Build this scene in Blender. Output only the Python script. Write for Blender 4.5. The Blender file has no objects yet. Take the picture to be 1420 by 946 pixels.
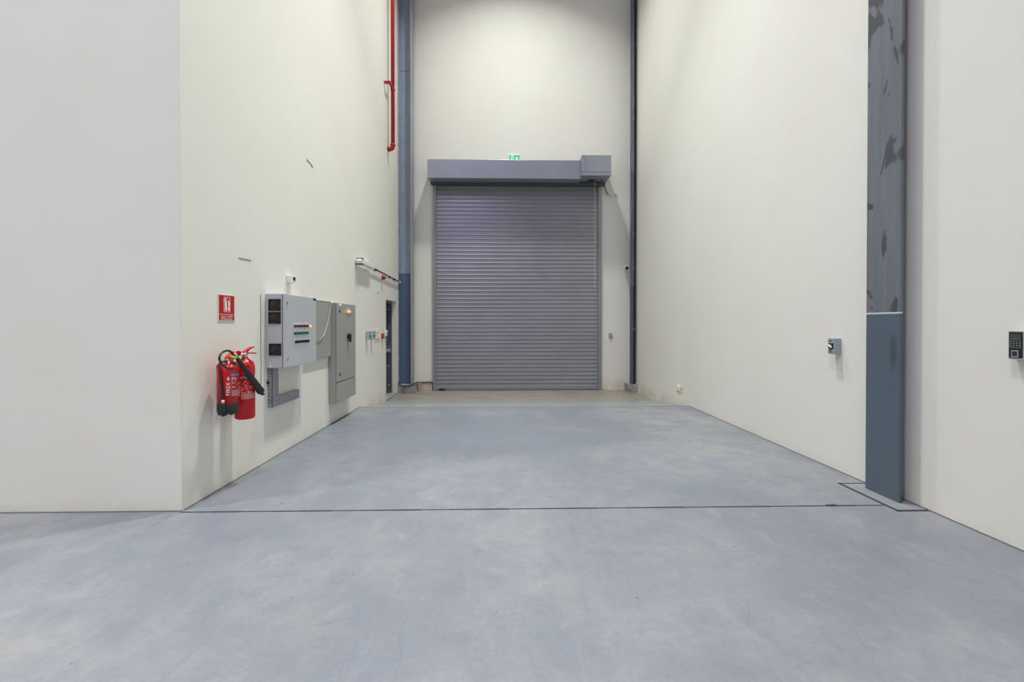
import bpy, bmesh, math, random
from mathutils import Vector, Matrix
random.seed(4)
C = bpy.context.scene.collection
PI = math.pi

# ------------------------------------------------------------------ camera
F_PX, H_CAM = 631.0, 1.45
YAW, PITCH = math.radians(1.41), math.radians(0.45)
cam_d = bpy.data.cameras.new('camera')
cam = bpy.data.objects.new('camera', cam_d); C.objects.link(cam)
cam.location = (0, 0, H_CAM)
cam.rotation_euler = (PI/2 - PITCH, 0, -YAW)
cam_d.sensor_fit = 'HORIZONTAL'; cam_d.sensor_width = 36.0
cam_d.lens = F_PX*36.0/1420.0
cam_d.shift_y = -18.0/1420.0
cam_d.clip_start = 0.05; cam_d.clip_end = 100
bpy.context.scene.camera = cam

# ------------------------------------------------------------------ world, lights, exposure
sc = bpy.context.scene
w = bpy.data.worlds.new('world'); sc.world = w; w.use_nodes = True
w.node_tree.nodes['Background'].inputs[0].default_value = (0.5, 0.5, 0.6, 1)
w.node_tree.nodes['Background'].inputs[1].default_value = 0.05
sc.view_settings.view_transform = 'Standard'
sc.view_settings.look = 'None'
sc.view_settings.gamma = 1
sc.view_settings.use_curve_mapping = False
sc.view_settings.exposure = -0.75

def lamp(name, loc, power, col, spread, size=0.5):
    d = bpy.data.lights.new(name, 'AREA'); d.shape = 'DISK'; d.size = size
    d.energy = power; d.color = col; d.spread = math.radians(spread)
    o = bpy.data.objects.new(name, d); C.objects.link(o); o.location = loc
    return o
WARM = (0.98, 1.0, 0.93)
COOL = (0.965, 1.0, 0.91)
VIOLET = (0.66, 0.56, 1.0)
lamp('bay_lamp', (0.30, 8.7, 11.6), 335, WARM, 112)
lamp('bay_lamp', (0.30, 5.4, 11.3), 320, WARM, 80)
lamp('hall_lamp', (-0.9, 0.4, 11.3), 225, COOL, 88)
lamp('hall_lamp', (-6.5, 1.6, 11.3), 345, COOL, 88)
lamp('hall_lamp', (-6.5, -4.6, 11.3), 280, COOL, 105)
lamp('hall_lamp', (-0.9, -4.6, 11.3), 220, COOL, 105)
lamp('added_violet_fill', (-3.0, -0.8, 12.2), 620, VIOLET, 180, 4.0)  # added unseen fill light, tints the upper walls violet

# ------------------------------------------------------------------ materials
def mat(name, col, rough=0.5, metal=0.0, var=0.0, scale=6.0, emit=0.0, bump=0.0, spec=0.5):
    m = bpy.data.materials.new(name); m.use_nodes = True
    nt = m.node_tree; b = nt.nodes['Principled BSDF']
    b.inputs['Base Color'].default_value = (*col, 1)
    b.inputs['Roughness'].default_value = rough
    b.inputs['Metallic'].default_value = metal
    b.inputs['Specular IOR Level'].default_value = spec
    if emit:
        b.inputs['Emission Color'].default_value = (*col, 1)
        b.inputs['Emission Strength'].default_value = emit
    if var or bump:
        tc = nt.nodes.new('ShaderNodeTexCoord'); n = nt.nodes.new('ShaderNodeTexNoise')
        n.inputs['Scale'].default_value = scale; n.inputs['Detail'].default_value = 5
        nt.links.new(tc.outputs['Object'], n.inputs['Vector'])
        if var:
            r = nt.nodes.new('ShaderNodeMapRange')
            r.inputs['From Min'].default_value = .3; r.inputs['From Max'].default_value = .7
            r.inputs['To Min'].default_value = 1-var; r.inputs['To Max'].default_value = 1+var
            nt.links.new(n.outputs['Fac'], r.inputs['Value'])
            mx = nt.nodes.new('ShaderNodeVectorMath'); mx.operation = 'SCALE'
            mx.inputs[0].default_value = col
            nt.links.new(r.outputs['Result'], mx.inputs['Scale'])
            nt.links.new(mx.outputs['Vector'], b.inputs['Base Color'])
        if bump:
            bp = nt.nodes.new('ShaderNodeBump'); bp.inputs['Strength'].default_value = bump
            bp.inputs['Distance'].default_value = 0.02
            nt.links.new(n.outputs['Fac'], bp.inputs['Height'])
            nt.links.new(bp.outputs['Normal'], b.inputs['Normal'])
    return m

class NG:
    """small node-graph helper on a new principled material"""
    def __init__(s, name, rough=.5, metal=0, spec=.5):
        s.m = bpy.data.materials.new(name); s.m.use_nodes = True
        s.nt = s.m.node_tree; s.b = s.nt.nodes['Principled BSDF']
        s.b.inputs['Roughness'].default_value = rough; s.b.inputs['Metallic'].default_value = metal
        s.b.inputs['Specular IOR Level'].default_value = spec
        s.tc = s.nt.nodes.new('ShaderNodeTexCoord')
    def link(s, a, b): s.nt.links.new(a, b)
    def noise(s, scale, detail=6, stretch=(1,1,1), rough=.55, loc=(0,0,0), dist=0):
        mp = s.nt.nodes.new('ShaderNodeMapping'); mp.inputs['Scale'].default_value = stretch
        mp.inputs['Location'].default_value = loc
        s.link(s.tc.outputs['Object'], mp.inputs['Vector'])
        n = s.nt.nodes.new('ShaderNodeTexNoise'); n.inputs['Scale'].default_value = scale
        n.inputs['Detail'].default_value = detail; n.inputs['Roughness'].default_value = rough
        n.inputs['Distortion'].default_value = dist
        s.link(mp.outputs['Vector'], n.inputs['Vector']); return n.outputs['Fac']
    def rng(s, v, a, b, c=0, d=1):
        r = s.nt.nodes.new('ShaderNodeMapRange')
        for k, x in zip(('From Min','From Max','To Min','To Max'), (a,b,c,d)): r.inputs[k].default_value = x
        s.link(v, r.inputs['Value']); return r.outputs['Result']
    def sep(s):
        x = s.nt.nodes.new('ShaderNodeSeparateXYZ'); s.link(s.tc.outputs['Object'], x.inputs[0]); return x.outputs
    def math(s, op, a, b=None):
        n = s.nt.nodes.new('ShaderNodeMath'); n.operation = op
        for i, v in enumerate((a, b)):
            if v is None: continue
            if isinstance(v, (int, float)): n.inputs[i].default_value = v
            else: s.link(v, n.inputs[i])
        return n.outputs[0]
    def mix(s, f, a, b):
        n = s.nt.nodes.new('ShaderNodeMix'); n.data_type = 'RGBA'
        if isinstance(f, (int, float)): n.inputs['Factor'].default_value = f
        else: s.link(f, n.inputs['Factor'])
        for k, v in (('A', a), ('B', b)):
            i = [q for q in n.inputs if q.name == k and q.type == 'RGBA'][0]
            if isinstance(v, tuple): i.default_value = (*v, 1)
            else: s.link(v, i)
        return [q for q in n.outputs if q.type == 'RGBA'][0]
    def bump(s, v, strength, dist=.01):
        bp = s.nt.nodes.new('ShaderNodeBump'); bp.inputs['Strength'].default_value = strength
        bp.inputs['Distance'].default_value = dist
        s.link(v, bp.inputs['Height']); s.link(bp.outputs['Normal'], s.b.inputs['Normal'])
    def col(s, c): s.link(c, s.b.inputs['Base Color'])

def wall_material():
    g = NG('painted_plaster', rough=.62, spec=.3)
    n = g.noise(1.1, 5); n2 = g.noise(26, 4); z = g.sep()[2]
    base = g.mix(g.rng(n, .35, .65), (.795, .782, .718), (.812, .803, .745))
    dirt = g.math('MULTIPLY', g.rng(g.math('ADD', z, g.math('MULTIPLY', n2, .14)), .16, -.05), g.rng(g.noise(2.2, 5, loc=(3,1,0)), .35, .62))
    g.col(g.mix(g.math('MULTIPLY', dirt, .55), base, (.52, .43, .27)))
    g.bump(g.noise(38, 3), .06, .004)
    return g.m
def floor_material():
    g = NG('power_floated_concrete', rough=.42, spec=.45)
    y = g.sep()[1]
    n1 = g.noise(.55, 7, (1,.8,1), .6, dist=.4); n2 = g.noise(2.6, 8, (1,1,1), .65, (5,2,0)); n3 = g.noise(40, 5)
    a = g.mix(g.rng(n1, .34, .66), (.160, .174, .203), (.265, .270, .279))
    b = g.mix(g.math('MULTIPLY', g.rng(n2, .42, .66), .60), a, (.150, .172, .215))
    c = g.mix(g.math('MULTIPLY', g.rng(g.noise(1.7, 6, (1,1,1), .6, (9,4,0)), .56, .72), .20), b, (.325, .288, .245))
    # trowel scuffs
    s1 = g.noise(5, 4, (6, .35, 1), .6, (2,7,0), .8)
    c = g.mix(g.math('MULTIPLY', g.rng(s1, .58, .72), .35), c, (.24, .25, .29))
    for k, (sc, st_) in enumerate(((.9, (1,.55,1)), (1.3, (.5,1.1,1)), (2.2, (1.2,.35,1)))):
        q = g.noise(sc, 2, st_, .4, (3*k+1, 7-k, 0), .6)
        ln = g.rng(g.math('ABSOLUTE', g.math('SUBTRACT', q, .5)), .0026, .0006)
        c = g.mix(g.math('MULTIPLY', g.math('MULTIPLY', ln, g.rng(g.noise(2.1, 4, (1,1,1), .5, (k*5,2,1)), .48, .62)), .42), c, (.13, .14, .165))
    m5 = g.noise(8.5, 7, (1,.8,1), .7, (2,9,0), .5)
    c = g.mix(g.math('MULTIPLY', g.rng(m5, .48, .72), .42), c, (.150, .162, .195))
    m6 = g.noise(6.5, 7, (1,.7,1), .7, (12,3,0), .5)
    c = g.mix(g.math('MULTIPLY', g.rng(m6, .55, .75), .26), c, (.36, .35, .345))
    sp = g.rng(g.noise(16, 2, (1,1,1), .5, (1,8,0)), .755, .79)
    c = g.mix(g.math('MULTIPLY', sp, .8), c, (.07, .07, .075))
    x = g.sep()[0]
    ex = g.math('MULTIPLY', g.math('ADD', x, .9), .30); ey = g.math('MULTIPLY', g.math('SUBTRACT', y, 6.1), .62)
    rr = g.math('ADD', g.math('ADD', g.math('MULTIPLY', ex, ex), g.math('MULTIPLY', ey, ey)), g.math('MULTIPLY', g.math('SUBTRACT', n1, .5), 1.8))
    c = g.mix(g.math('MULTIPLY', g.rng(rr, .80, .35), .66), c, (.150, .168, .205))  # mottled dark area, also paints in the bay floor's dimmer light
    # the smoother ramp and the dusty strip by the shutter
    ramp = g.math('MULTIPLY', g.rng(y, 7.98, 8.02), g.rng(n2, .2, .8, .65, .9))
    c = g.mix(ramp, c, (.285, .292, .300))
    dust = g.math('MULTIPLY', g.rng(g.math('ADD', y, g.math('MULTIPLY', n2, .35)), 9.95, 10.25), g.rng(n2, .3, .7, .75, 1.))
    dcol = g.mix(g.rng(n2, .45, .66), (.30, .275, .235), (.245, .20, .155))
    c = g.mix(dust, c, dcol)
    v = g.rng(n3, .3, .7, .95, 1.05)
    sc_ = g.nt.nodes.new('ShaderNodeVectorMath'); sc_.operation = 'SCALE'
    g.link(c, sc_.inputs[0]); g.link(v, sc_.inputs['Scale'])
    g.col(sc_.outputs[0])
    g.link(g.rng(n2, .3, .7, .36, .52), g.b.inputs['Roughness'])
    g.bump(n3, .05, .003)
    return g.m
def column_material(name, z_split, up_a, up_b, low, patch, patch_amt, line=False):
    g = NG(name, rough=.42, spec=.45)
    z = g.sep()[2]
    st = g.noise(9, 4, (1.2, 1.2, .09), .6)
    upper = g.mix(g.rng(st, .3, .7), up_a, up_b)
    pn = g.noise(3.1, 3, (1.5, 1.5, .75), .45, (4,1,2.3), .9)
    upper = g.mix(g.math('MULTIPLY', g.rng(pn, .565, .60), patch_amt), upper, patch)
    lowc = g.mix(g.rng(g.noise(4, 4, (1,1,.3)), .3, .7), low, tuple(v*1.12 for v in low))
    c = g.mix(g.rng(z, z_split+.004, z_split-.004), upper, lowc)
    if line:
        yy = g.sep()[1]
        ea = g.math('DIVIDE', g.math('ADD', yy, .105), .038); eb = g.math('DIVIDE', g.math('SUBTRACT', z, 1.22), .20)
        e2 = g.math('ADD', g.math('ADD', g.math('MULTIPLY', ea, ea), g.math('MULTIPLY', eb, eb)), g.math('MULTIPLY', g.math('SUBTRACT', g.noise(14, 4, (1,2.5,.25)), .5), 2.2))
        c = g.mix(g.math('MULTIPLY', g.rng(e2, 1.0, .2), .6), c, (.045, .055, .066))
        d = g.math('ABSOLUTE', g.math('SUBTRACT', z, z_split))
        c = g.mix(g.math('LESS_THAN', d, .007), c, (.62, .62, .58))
    g.col(c); return g.m

M = {}
M['wall'] = wall_material()
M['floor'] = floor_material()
M['ceiling'] = mat('ceiling_sheet', (.72, .72, .72), .7)
M['seal'] = mat('black_joint_sealant', (.035, .035, .04), .8)
M['joint'] = mat('saw_cut', (.16, .16, .165), .9)
M['col_near'] = column_material('grey_primer_and_blue_paint', 1.545, (.135,.150,.175), (.185,.200,.228), (.088,.122,.160), (.060,.066,.078), .9, True)
M['col_left'] = column_material('blue_grey_steel', 2.70, (.290,.355,.450), (.325,.390,.480), (.100,.155,.245), (.25,.27,.30), .25)
M['col_right'] = column_material('dark_blue_steel', 2.40, (.050,.070,.100), (.100,.120,.155), (.022,.042,.085), (.16,.17,.20), .8)
M['col_lit'] = mat('flange_painted_light', (.33, .345, .365), .5, var=.08, scale=3)  # blue column's flange made pale: lamp light on it put into the colour
M['plinth'] = mat('rough_plinth_concrete', (.30, .305, .305), .9, var=.35, scale=7, bump=.5)
M['pad'] = mat('column_pad_concrete', (.225, .238, .250), .6, var=.12, scale=5)
M['shutter'] = mat('shutter_grey_metal', (.275, .285, .318), .30, metal=.35, var=.06, scale=1.2)
M['hood'] = mat('hood_grey_metal', (.330, .355, .425), .28, metal=.4, var=.05, scale=1.4, bump=.02)
M['dark_steel'] = mat('dark_steel', (.09, .09, .11), .5, metal=.4)
M['black'] = mat('black_plastic', (.012, .012, .014), .4)
M['rubber'] = mat('black_rubber', (.018, .018, .021), .45)
M['white'] = mat('white_plastic', (.79, .785, .75), .4)
M['tagwhite'] = mat('white_tag', (.80, .81, .84), .5)
M['red'] = mat('extinguisher_red', (.56, .004, .008), .30, spec=.5)
M['pipe_red'] = mat('red_pipe_paint', (.48, .008, .016), .35)
M['sign_red'] = mat('sign_red', (.50, .004, .006), .45)
M['chrome'] = mat('chrome', (.72, .72, .72), .22, metal=.95)
M['galv'] = mat('galvanised_steel', (.36, .39, .42), .42, metal=.55, var=.22, scale=22)
M['rust'] = mat('rusty_tray_inside', (.33, .26, .19), .8, var=.3, scale=20)
M['cab'] = mat('light_grey_enclosure', (.485, .505, .54), .42, var=.02, scale=4)
M['panel'] = mat('warm_grey_enclosure', (.335, .335, .315), .45, var=.03, scale=4)
M['isol'] = mat('isolator_grey', (.36, .42, .47), .42)
M['yellow'] = mat('yellow_tag', (.85, .62, .02), .45)
M['ivory'] = mat('ivory_handle', (.74, .70, .52), .45)
M['blue'] = mat('label_blue', (.02, .22, .62), .4)
M['b_red'] = mat('dark_red_lens', (.17, .012, .03), .25)
M['b_green'] = mat('dark_green_lens', (.012, .11, .085), .25)
M['lit_orange'] = mat('lit_orange_lens', (1.0, .30, .02), .3, emit=4.5)
M['lit_red'] = mat('lit_red_lens', (1.0, .12, .06), .3, emit=1.6)
M['lit_amber'] = mat('lit_amber_lens', (1.0, .50, .03), .3, emit=1.6)
M['lit_blue'] = mat('lit_blue_lens', (.10, .16, 1.0), .3, emit=1.6)
M['exit_green'] = mat('exit_green', (.0, .62, .33), .4, emit=.35)
M['exit_white'] = mat('exit_white', (.80, .84, .83), .4, emit=.12)
M['door'] = mat('door_slate_paint', (.098, .098, .135), .32)
M['silver'] = mat('silver_plastic', (.50, .50, .53), .35, metal=.3)
M['lcd'] = mat('lcd_display', (.055, .065, .06), .3)
M['lcd_green'] = mat('lcd_green_line', (.05, .30, .08), .4, emit=.4)
M['key'] = mat('keypad_grey', (.26, .32, .30), .4)
M['glass_pad'] = mat('fingerprint_glass', (.03, .03, .04), .08)
M['label_pink'] = mat('label_print', (.80, .42, .44), .5)
M['label_white'] = mat('label_white_print', (.86, .80, .80), .5)
M['plaster'] = mat('stained_plaster_patch', (.60, .50, .39), .85, var=.28, scale=9)
M['fan'] = mat('fan_blade_plastic', (.028, .025, .022), .4)
M['seam'] = mat('sheet_seam', (.20, .20, .24), .5, metal=.3)
M['chain'] = mat('pale_cord', (.62, .58, .52), .6)
M['grey_hose'] = mat('grey_hose', (.20, .21, .21), .5)
M['mark'] = mat('dark_mark', (.21, .18, .20), .8, var=.5, scale=40)
M['switch_grey'] = mat('switch_grey', (.30, .29, .28), .4, metal=.4)
M['dkcond'] = mat('dark_conduit', (.055, .062, .078), .5)

# ------------------------------------------------------------------ mesh helpers
class MB:
    def __init__(s): s.bm = bmesh.new(); s.mats = []; s.cur = 0
    def use(s, m):
        if m not in s.mats: s.mats.append(m)
        s.cur = s.mats.index(m); return s
    def _f(s, vs, smooth=False):
        try: f = s.bm.faces.new(vs)
        except ValueError: return None
        f.material_index = s.cur; f.smooth = smooth; return f
    def box(s, lo, hi, bev=0):
        x0,y0,z0 = [min(a,b) for a,b in zip(lo,hi)]; x1,y1,z1 = [max(a,b) for a,b in zip(lo,hi)]
        v = [s.bm.verts.new(p) for p in ((x0,y0,z0),(x1,y0,z0),(x1,y1,z0),(x0,y1,z0),(x0,y0,z1),(x1,y0,z1),(x1,y1,z1),(x0,y1,z1))]
        fs = [s._f([v[i] for i in q]) for q in ((0,3,2,1),(4,5,6,7),(0,1,5,4),(1,2,6,5),(2,3,7,6),(3,0,4,7))]
        if bev:
            es = {e for f in fs for e in f.edges}
            r = bmesh.ops.bevel(s.bm, geom=list(es), offset=bev, segments=2, profile=.5, affect='EDGES')
            for f in r['faces']: f.material_index = s.cur
        return s
    def quad(s, *p): s._f([s.bm.verts.new(q) for q in p]); return s
    def prism(s, poly, fn0, fn1):
        """poly: list of 2d points; fn0/fn1 map a 2d point to the two end positions"""
        a = [s.bm.verts.new(fn0(p)) for p in poly]; b = [s.bm.verts.new(fn1(p)) for p in poly]
        n = len(poly)
        s._f(a[::-1]); s._f(b)
        for i in range(n): s._f([a[i], a[(i+1)%n], b[(i+1)%n], b[i]])
        return s
    def tube(s, pts, r, seg=12, smooth=True, caps=True):
        pts = [Vector(p) for p in pts]; n = len(pts)
        rs = r if isinstance(r, (list, tuple)) else [r]*n
        t0 = (pts[1]-pts[0]).normalized()
        up = Vector((0,0,1)) if abs(t0.z) < .9 else Vector((1,0,0))
        nrm = t0.cross(up).normalized(); rings = []
        for i in range(n):
            if i == 0: t = pts[1]-pts[0]
            elif i == n-1: t = pts[-1]-pts[-2]
            else: t = (pts[i+1]-pts[i]).normalized()+(pts[i]-pts[i-1]).normalized()
            t.normalize()
            nrm = (nrm - t*nrm.dot(t)).normalized(); b = t.cross(nrm)
            rings.append([s.bm.verts.new(pts[i]+(nrm*math.cos(2*PI*k/seg)+b*math.sin(2*PI*k/seg))*rs[i]) for k in range(seg)])
        for i in range(n-1):
            for k in range(seg):
                s._f([rings[i][k], rings[i][(k+1)%seg], rings[i+1][(k+1)%seg], rings[i+1][k]], smooth)
        if caps: s._f(rings[0][::-1]); s._f(rings[-1])
        return s
    def cyl(s, a, b, r, seg=20): return s.tube([a, b], r, seg)
    def lathe(s, prof, cx=0, cy=0, seg=32):
        """prof: list of (r, z) from bottom to top about a vertical axis"""
        rings = []
        for r, z in prof:
            if r < 1e-6: rings.append([s.bm.verts.new((cx, cy, z))])
            else: rings.append([s.bm.verts.new((cx+r*math.cos(2*PI*k/seg), cy+r*math.sin(2*PI*k/seg), z)) for k in range(seg)])
        for i in range(len(rings)-1):
            A, B = rings[i], rings[i+1]
            for k in range(seg):
                k2 = (k+1) % seg
                if len(A) == 1 and len(B) == 1: continue
                if len(A) == 1: s._f([A[0], B[k2], B[k]], True)
                elif len(B) == 1: s._f([A[k], A[k2], B[0]], True)
                else: s._f([A[k], A[k2], B[k2], B[k]], True)
        return s
    def build(s, name, m=None, parent=None, loc=None, rz=0):
        if m is not None and not s.mats: s.mats = [m]
        bmesh.ops.recalc_face_normals(s.bm, faces=s.bm.faces[:])
        me = bpy.data.meshes.new(name); s.bm.to_mesh(me); s.bm.free()
        for q in s.mats: me.materials.append(q)
        o = bpy.data.objects.new(name, me); C.objects.link(o)
        if parent: o.parent = parent
        if loc is not None: o.location = loc
        if rz: o.rotation_euler = (0,0,rz)
        return o

def spline(pts, n=8):
    p = [Vector(q) for q in pts]; out = []
    for i in range(len(p)-1):
        a = p[max(i-1,0)]; b = p[i]; c = p[i+1]; d = p[min(i+2,len(p)-1)]
        for k in range(n):
            t = k/n
            out.append(.5*((2*b)+(c-a)*t+(2*a-5*b+4*c-d)*t*t+(3*b-a-3*c+d)*t**3))
    out.append(p[-1]); return out
def tag(o, label, cat, group=None):
    o['label'] = label; o['category'] = cat
    if group: o['group'] = group
    return o
def thing(name, label, cat, loc=(0,0,0), rz=0, group=None):
    o = bpy.data.objects.new(name, None); C.objects.link(o)
    o.location = loc; o.rotation_euler = (0,0,rz); o.empty_display_size = .1
    return tag(o, label, cat, group)
def struct(o): o['kind'] = 'structure'; return o
def copy_tree(o, parent=None):
    c = o.copy(); C.objects.link(c)
    if parent: c.parent = parent
    for ch in list(o.children): copy_tree(ch, c)
    return c
def text(name, s, m, parent, size, fn, center=True, bold=0.0):
    """lettering as mesh; fn maps flat (u, v) to a 3D point"""
    cu = bpy.data.curves.new(name, 'FONT'); cu.body = s; cu.size = size
    cu.align_x = 'CENTER' if center else 'LEFT'; cu.align_y = 'CENTER'
    cu.offset = bold; cu.space_character = 1.12; cu.fill_mode = 'FRONT'; cu.resolution_u = 3
    t = bpy.data.objects.new('tmp_text', cu); C.objects.link(t)
    dg = bpy.context.evaluated_depsgraph_get(); dg.update()
    me = bpy.data.meshes.new_from_object(t.evaluated_get(dg))
    bpy.data.objects.remove(t); bpy.data.curves.remove(cu)
    for v in me.vertices: v.co = fn(v.co.x, v.co.y)
    me.materials.clear(); me.materials.append(m); me.name = name
    o = bpy.data.objects.new(name, me); C.objects.link(o); o.parent = parent
    return o
def plane_fn(x, y, z): return lambda u, v: Vector((x+u, y, z+v))

# ------------------------------------------------------------------ the setting
XL, XR, YB, YF = -2.475, 3.34, 11.5, 3.585       # bay side walls, back wall, hall wall beside the bay
ZT = 12.4
YK, YR, ZL = 8.0, 9.88, -.21                      # where the floor starts to ramp, ends, and its low level
HX, HY = -13.0, -8.0                              # far ends of the hall

b = MB()
prof = [(HY, 0), (YF, 0), (YK, 0), (YR-.12, ZL+.006), (YR, ZL), (YB+.12, ZL)]
xs = [XL-.5, -1.0, .5, 2.0, XR+.1]
for i in range(len(prof)-1):
    for k in range(len(xs)-1):
        (ya, za), (yb, zb) = prof[i], prof[i+1]
        b.quad((xs[k], ya, za), (xs[k+1], ya, za), (xs[k+1], yb, zb), (xs[k], yb, zb))
b.quad((HX, HY, 0), (XL-.5, HY, 0), (XL-.5, YF+.05, 0), (HX, YF+.05, 0))
bmesh.ops.remove_doubles(b.bm, verts=b.bm.verts[:], dist=1e-4)
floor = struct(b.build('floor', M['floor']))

D0, D1, DZ = 9.875, 10.862, 1.99                  # door opening in the bay's left wall
T = .40
b = MB()
b.box((XL-T, YF+.004, -.4), (XL, D0, ZT)).box((XL-T, D1, -.4), (XL, YB+.3, ZT)).box((XL-T, D0, DZ), (XL, D1, ZT))
wall_left = struct(b.build('wall_left', M['wall']))
wall_right = struct(MB().box((XR, HY, -.4), (XR+.3, YB+.3, ZT)).build('wall_right', M['wall']))
SX0, SX1, SZ1 = -1.655, 2.505, 5.05               # shutter opening
b = MB()
b.box((XL, YB, -.4), (SX0, YB+.3, ZT)).box((SX1, YB, -.4), (XR, YB+.3, ZT)).box((SX0, YB, SZ1), (SX1, YB+.3, ZT))
wall_back = struct(b.build('wall_back', M['wall']))
wall_front = struct(MB().box((HX, YF, -.4), (XL-.002, YF+.3, ZT)).build('wall_hall_front', M['wall']))
struct(MB().box((HX-.3, HY, -.4), (HX, YF+.3, ZT)).build('wall_hall_left', M['wall']))
struct(MB().box((HX-.3, HY-.3, -.4), (XR+.3, HY, ZT)).build('wall_hall_back', M['wall']))
struct(MB().box((HX-.3, HY-.3, ZT), (XR+.3, YB+.3, ZT+.2)).build('ceiling', M['ceiling']))

# joints in the slab
b = MB()
yj = 3.562; n = 24; x0, x1 = XL+.002, 3.07
for i in range(n):
    a, c = x0+(x1-x0)*i/n, x0+(x1-x0)*(i+1)/n
    wj = .0085 + .0025*math.sin(i*2.1)
    b.box((a, yj-wj, .0005), (c, yj+wj, .0022))
b.prism([(2.62,yj-.006),(2.68,yj-.012),(2.68,yj+.024),(2.60,yj+.008)], lambda p:(p[0],p[1],.0005), lambda p:(p[0],p[1],.006))
struct(b.build('trim_1', M['seal']))
struct(MB().box((XL+.002, YK-.014, .0003), (XR-.002, YK+.010, .0016)).build('trim_2', M['joint']))
b = MB()                                          # isolation joint round the near column
ix, iy0, iy1 = 3.085, 3.452, 4.058
b.box((ix-.013, iy0-.013, .0005), (ix+.013, iy1+.013, .0028))
b.box((ix, iy0-.013, .0005), (XR-.002, iy0+.013, .0028)); b.box((ix, iy1-.011, .0005), (XR-.002, iy1+.011, .0028))
struct(b.build('trim_3', M['seal']))
struct(MB().box((ix+.013, iy0+.013, .0004), (XR-.002, iy1-.011, .0018)).build('trim_4', M['pad']))
# dark gap where the slab meets the walls
b = MB()
b.box((XL, YF+.02, .0004), (XL+.010, YK, .006)).box((XR-.010, 4.07, .0004), (XR, YK, .006)).box((XR-.010, HY, .0004), (XR, 3.44, .006))
b.box((HX, YF-.010, .0004), (XL, YF, .006)).box((XR-.012, 3.47, .002), (XR, 4.05, .007))
struct(b.build('trim_5', M['joint']))
# stained plaster patch low on the back wall, scratches on the left wall
p_ = MB().box((-2.04, YB-.004, ZL+.01), (-1.665, YB, ZL+.175)).build('plaster_patch', M['plaster'], wall_back)
b = MB(); b.tube([(XL+.002, 4.363, 2.079), (XL+.002, 4.47, 2.083), (XL+.002, 4.575, 2.085)], .0035, 6); b.build('scratch', M['mark'], wall_left)
b = MB(); b.tube([(XL+.002, 5.88, 3.555), (XL+.002, 5.97, 3.547), (XL+.002, 6.07, 3.52)], .0055, 6); b.build('scratch', M['mark'], wall_left)
b = MB(); b.tube([(XL+.002, 9.18, 2.115), (XL+.002, 9.26, 2.095), (XL+.002, 9.31, 2.10)], .008, 6); b.build('scratch', M['ivory'], wall_left)
b = MB(); zz = 0.832
pts = []
while zz < 1.765:
    pts.append((XL+.002, 4.752+random.uniform(-.003,.003), zz)); zz += .03
b.tube(pts, .0036, 6); b.build('dark_line', M['mark'], wall_left)  # thin, slightly uneven dark vertical line on the wall

# ---- personnel door in the left wall
dr = struct(MB().box((XL-.245, D0+.03, -.17), (XL-.20, D1-.055, 1.93)).build('door_1', M['door']))
b = MB()
b.box((XL-.26, D1-.055, -.17), (XL-.105, D1, DZ)).box((XL-.26, D0, -.17), (XL-.105, D0+.05, DZ)).box((XL-.26, D0, 1.935), (XL-.105, D1, DZ))
fr = b.build('door_frame', M['door'], dr)
for z in (.02, .47, .92, 1.37, 1.80):
    b = MB(); b.cyl((XL-.165, D1-.055, z), (XL-.165, D1-.063, z), .011, 10); b.build('fixing_screw', M['white'], fr)
b = MB(); b.box((XL-.2, D0+.12, .78), (XL-.12, D0+.22, .88), .008); b.tube([(XL-.135, D0+.15, .84), (XL-.135, D1-.12, .84)], .018)
b.box((XL-.2, D1-.2, .80), (XL-.12, D1-.10, .88), .008); b.build('push_bar', M['silver'], dr)
struct(MB().box((XL-.38, D0+.005, ZL+.001), (XL+.012, D1-.004, ZL+.042), .004).build('doorstep', M['plinth'])); bpy.data.objects['doorstep'].name = 'trim_6'
struct(MB().box((XL-.42, D0-.2, -.4), (XL-.385, D1+.2, 2.2)).build('wall_behind_doorway', M['ceiling']))

# ------------------------------------------------------------------ steel columns
t = thing('steel_column', 'wide grey steel column on the right wall, dark primer patches above a plain blue foot', 'column', (3.28, 3.768, 0))
b = MB(); b.box((-.055, -.170, .003), (-.033, .170, ZT)); b.build('flange', M['col_near'], t)
b = MB(); b.box((-.033, -.006, .003), (.058, .006, ZT)); b.build('web', M['col_near'], t)
t = thing('steel_column', 'blue-grey steel column between the doorway and the roller shutter, with a pale edge', 'column', (-2.33, 11.1, 0))
b = MB(); b.box((-.128, .105, .005), (.150, .120, ZT)); b.build('web', M['col_left'], t)
b = MB(); b.box((.150, -.045, .005), (.167, .330, ZT)); o = b.build('flange', M['col_lit'], t); o['label'] = 'flange facing the shutter, lamp light painted on in pale grey'
b = MB(); b.box((-.143, -.045, .005), (-.128, .330, ZT)); b.build('flange', M['col_left'], t)
b = MB(); b.box((-.128, .101, 7.62), (.150, .105, 7.635)); b.build('weld_line', M['seam'], t)
b = MB(); b.box((-.145, -.06, .0), (-.13, -.02, ZT)); b.use(M['galv']); 
o = b.build('edge_strip', M['galv'], t)
for k in range(22):
    b = MB(); b.cyl((-.137, -.06, .15+k*.46), (-.137, -.07, .15+k*.46), .012, 10); b.build('bolt_head', M['white'], t)
t = thing('steel_column', 'narrow dark blue steel column right of the roller shutter in the back corner', 'column', (3.29, 11.22, 0))
b = MB(); b.box((-.055, -.16, -.012), (-.035, .12, ZT)); b.build('flange', M['col_right'], t)
b = MB(); b.box((-.035, -.01, -.012), (.05, .01, ZT)); b.build('web', M['col_right'], t)
b = MB(); b.box((-.056, -.17, 1.33), (.05, -.155, 1.345)); b.build('clamp_strap', M['galv'], t)

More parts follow.
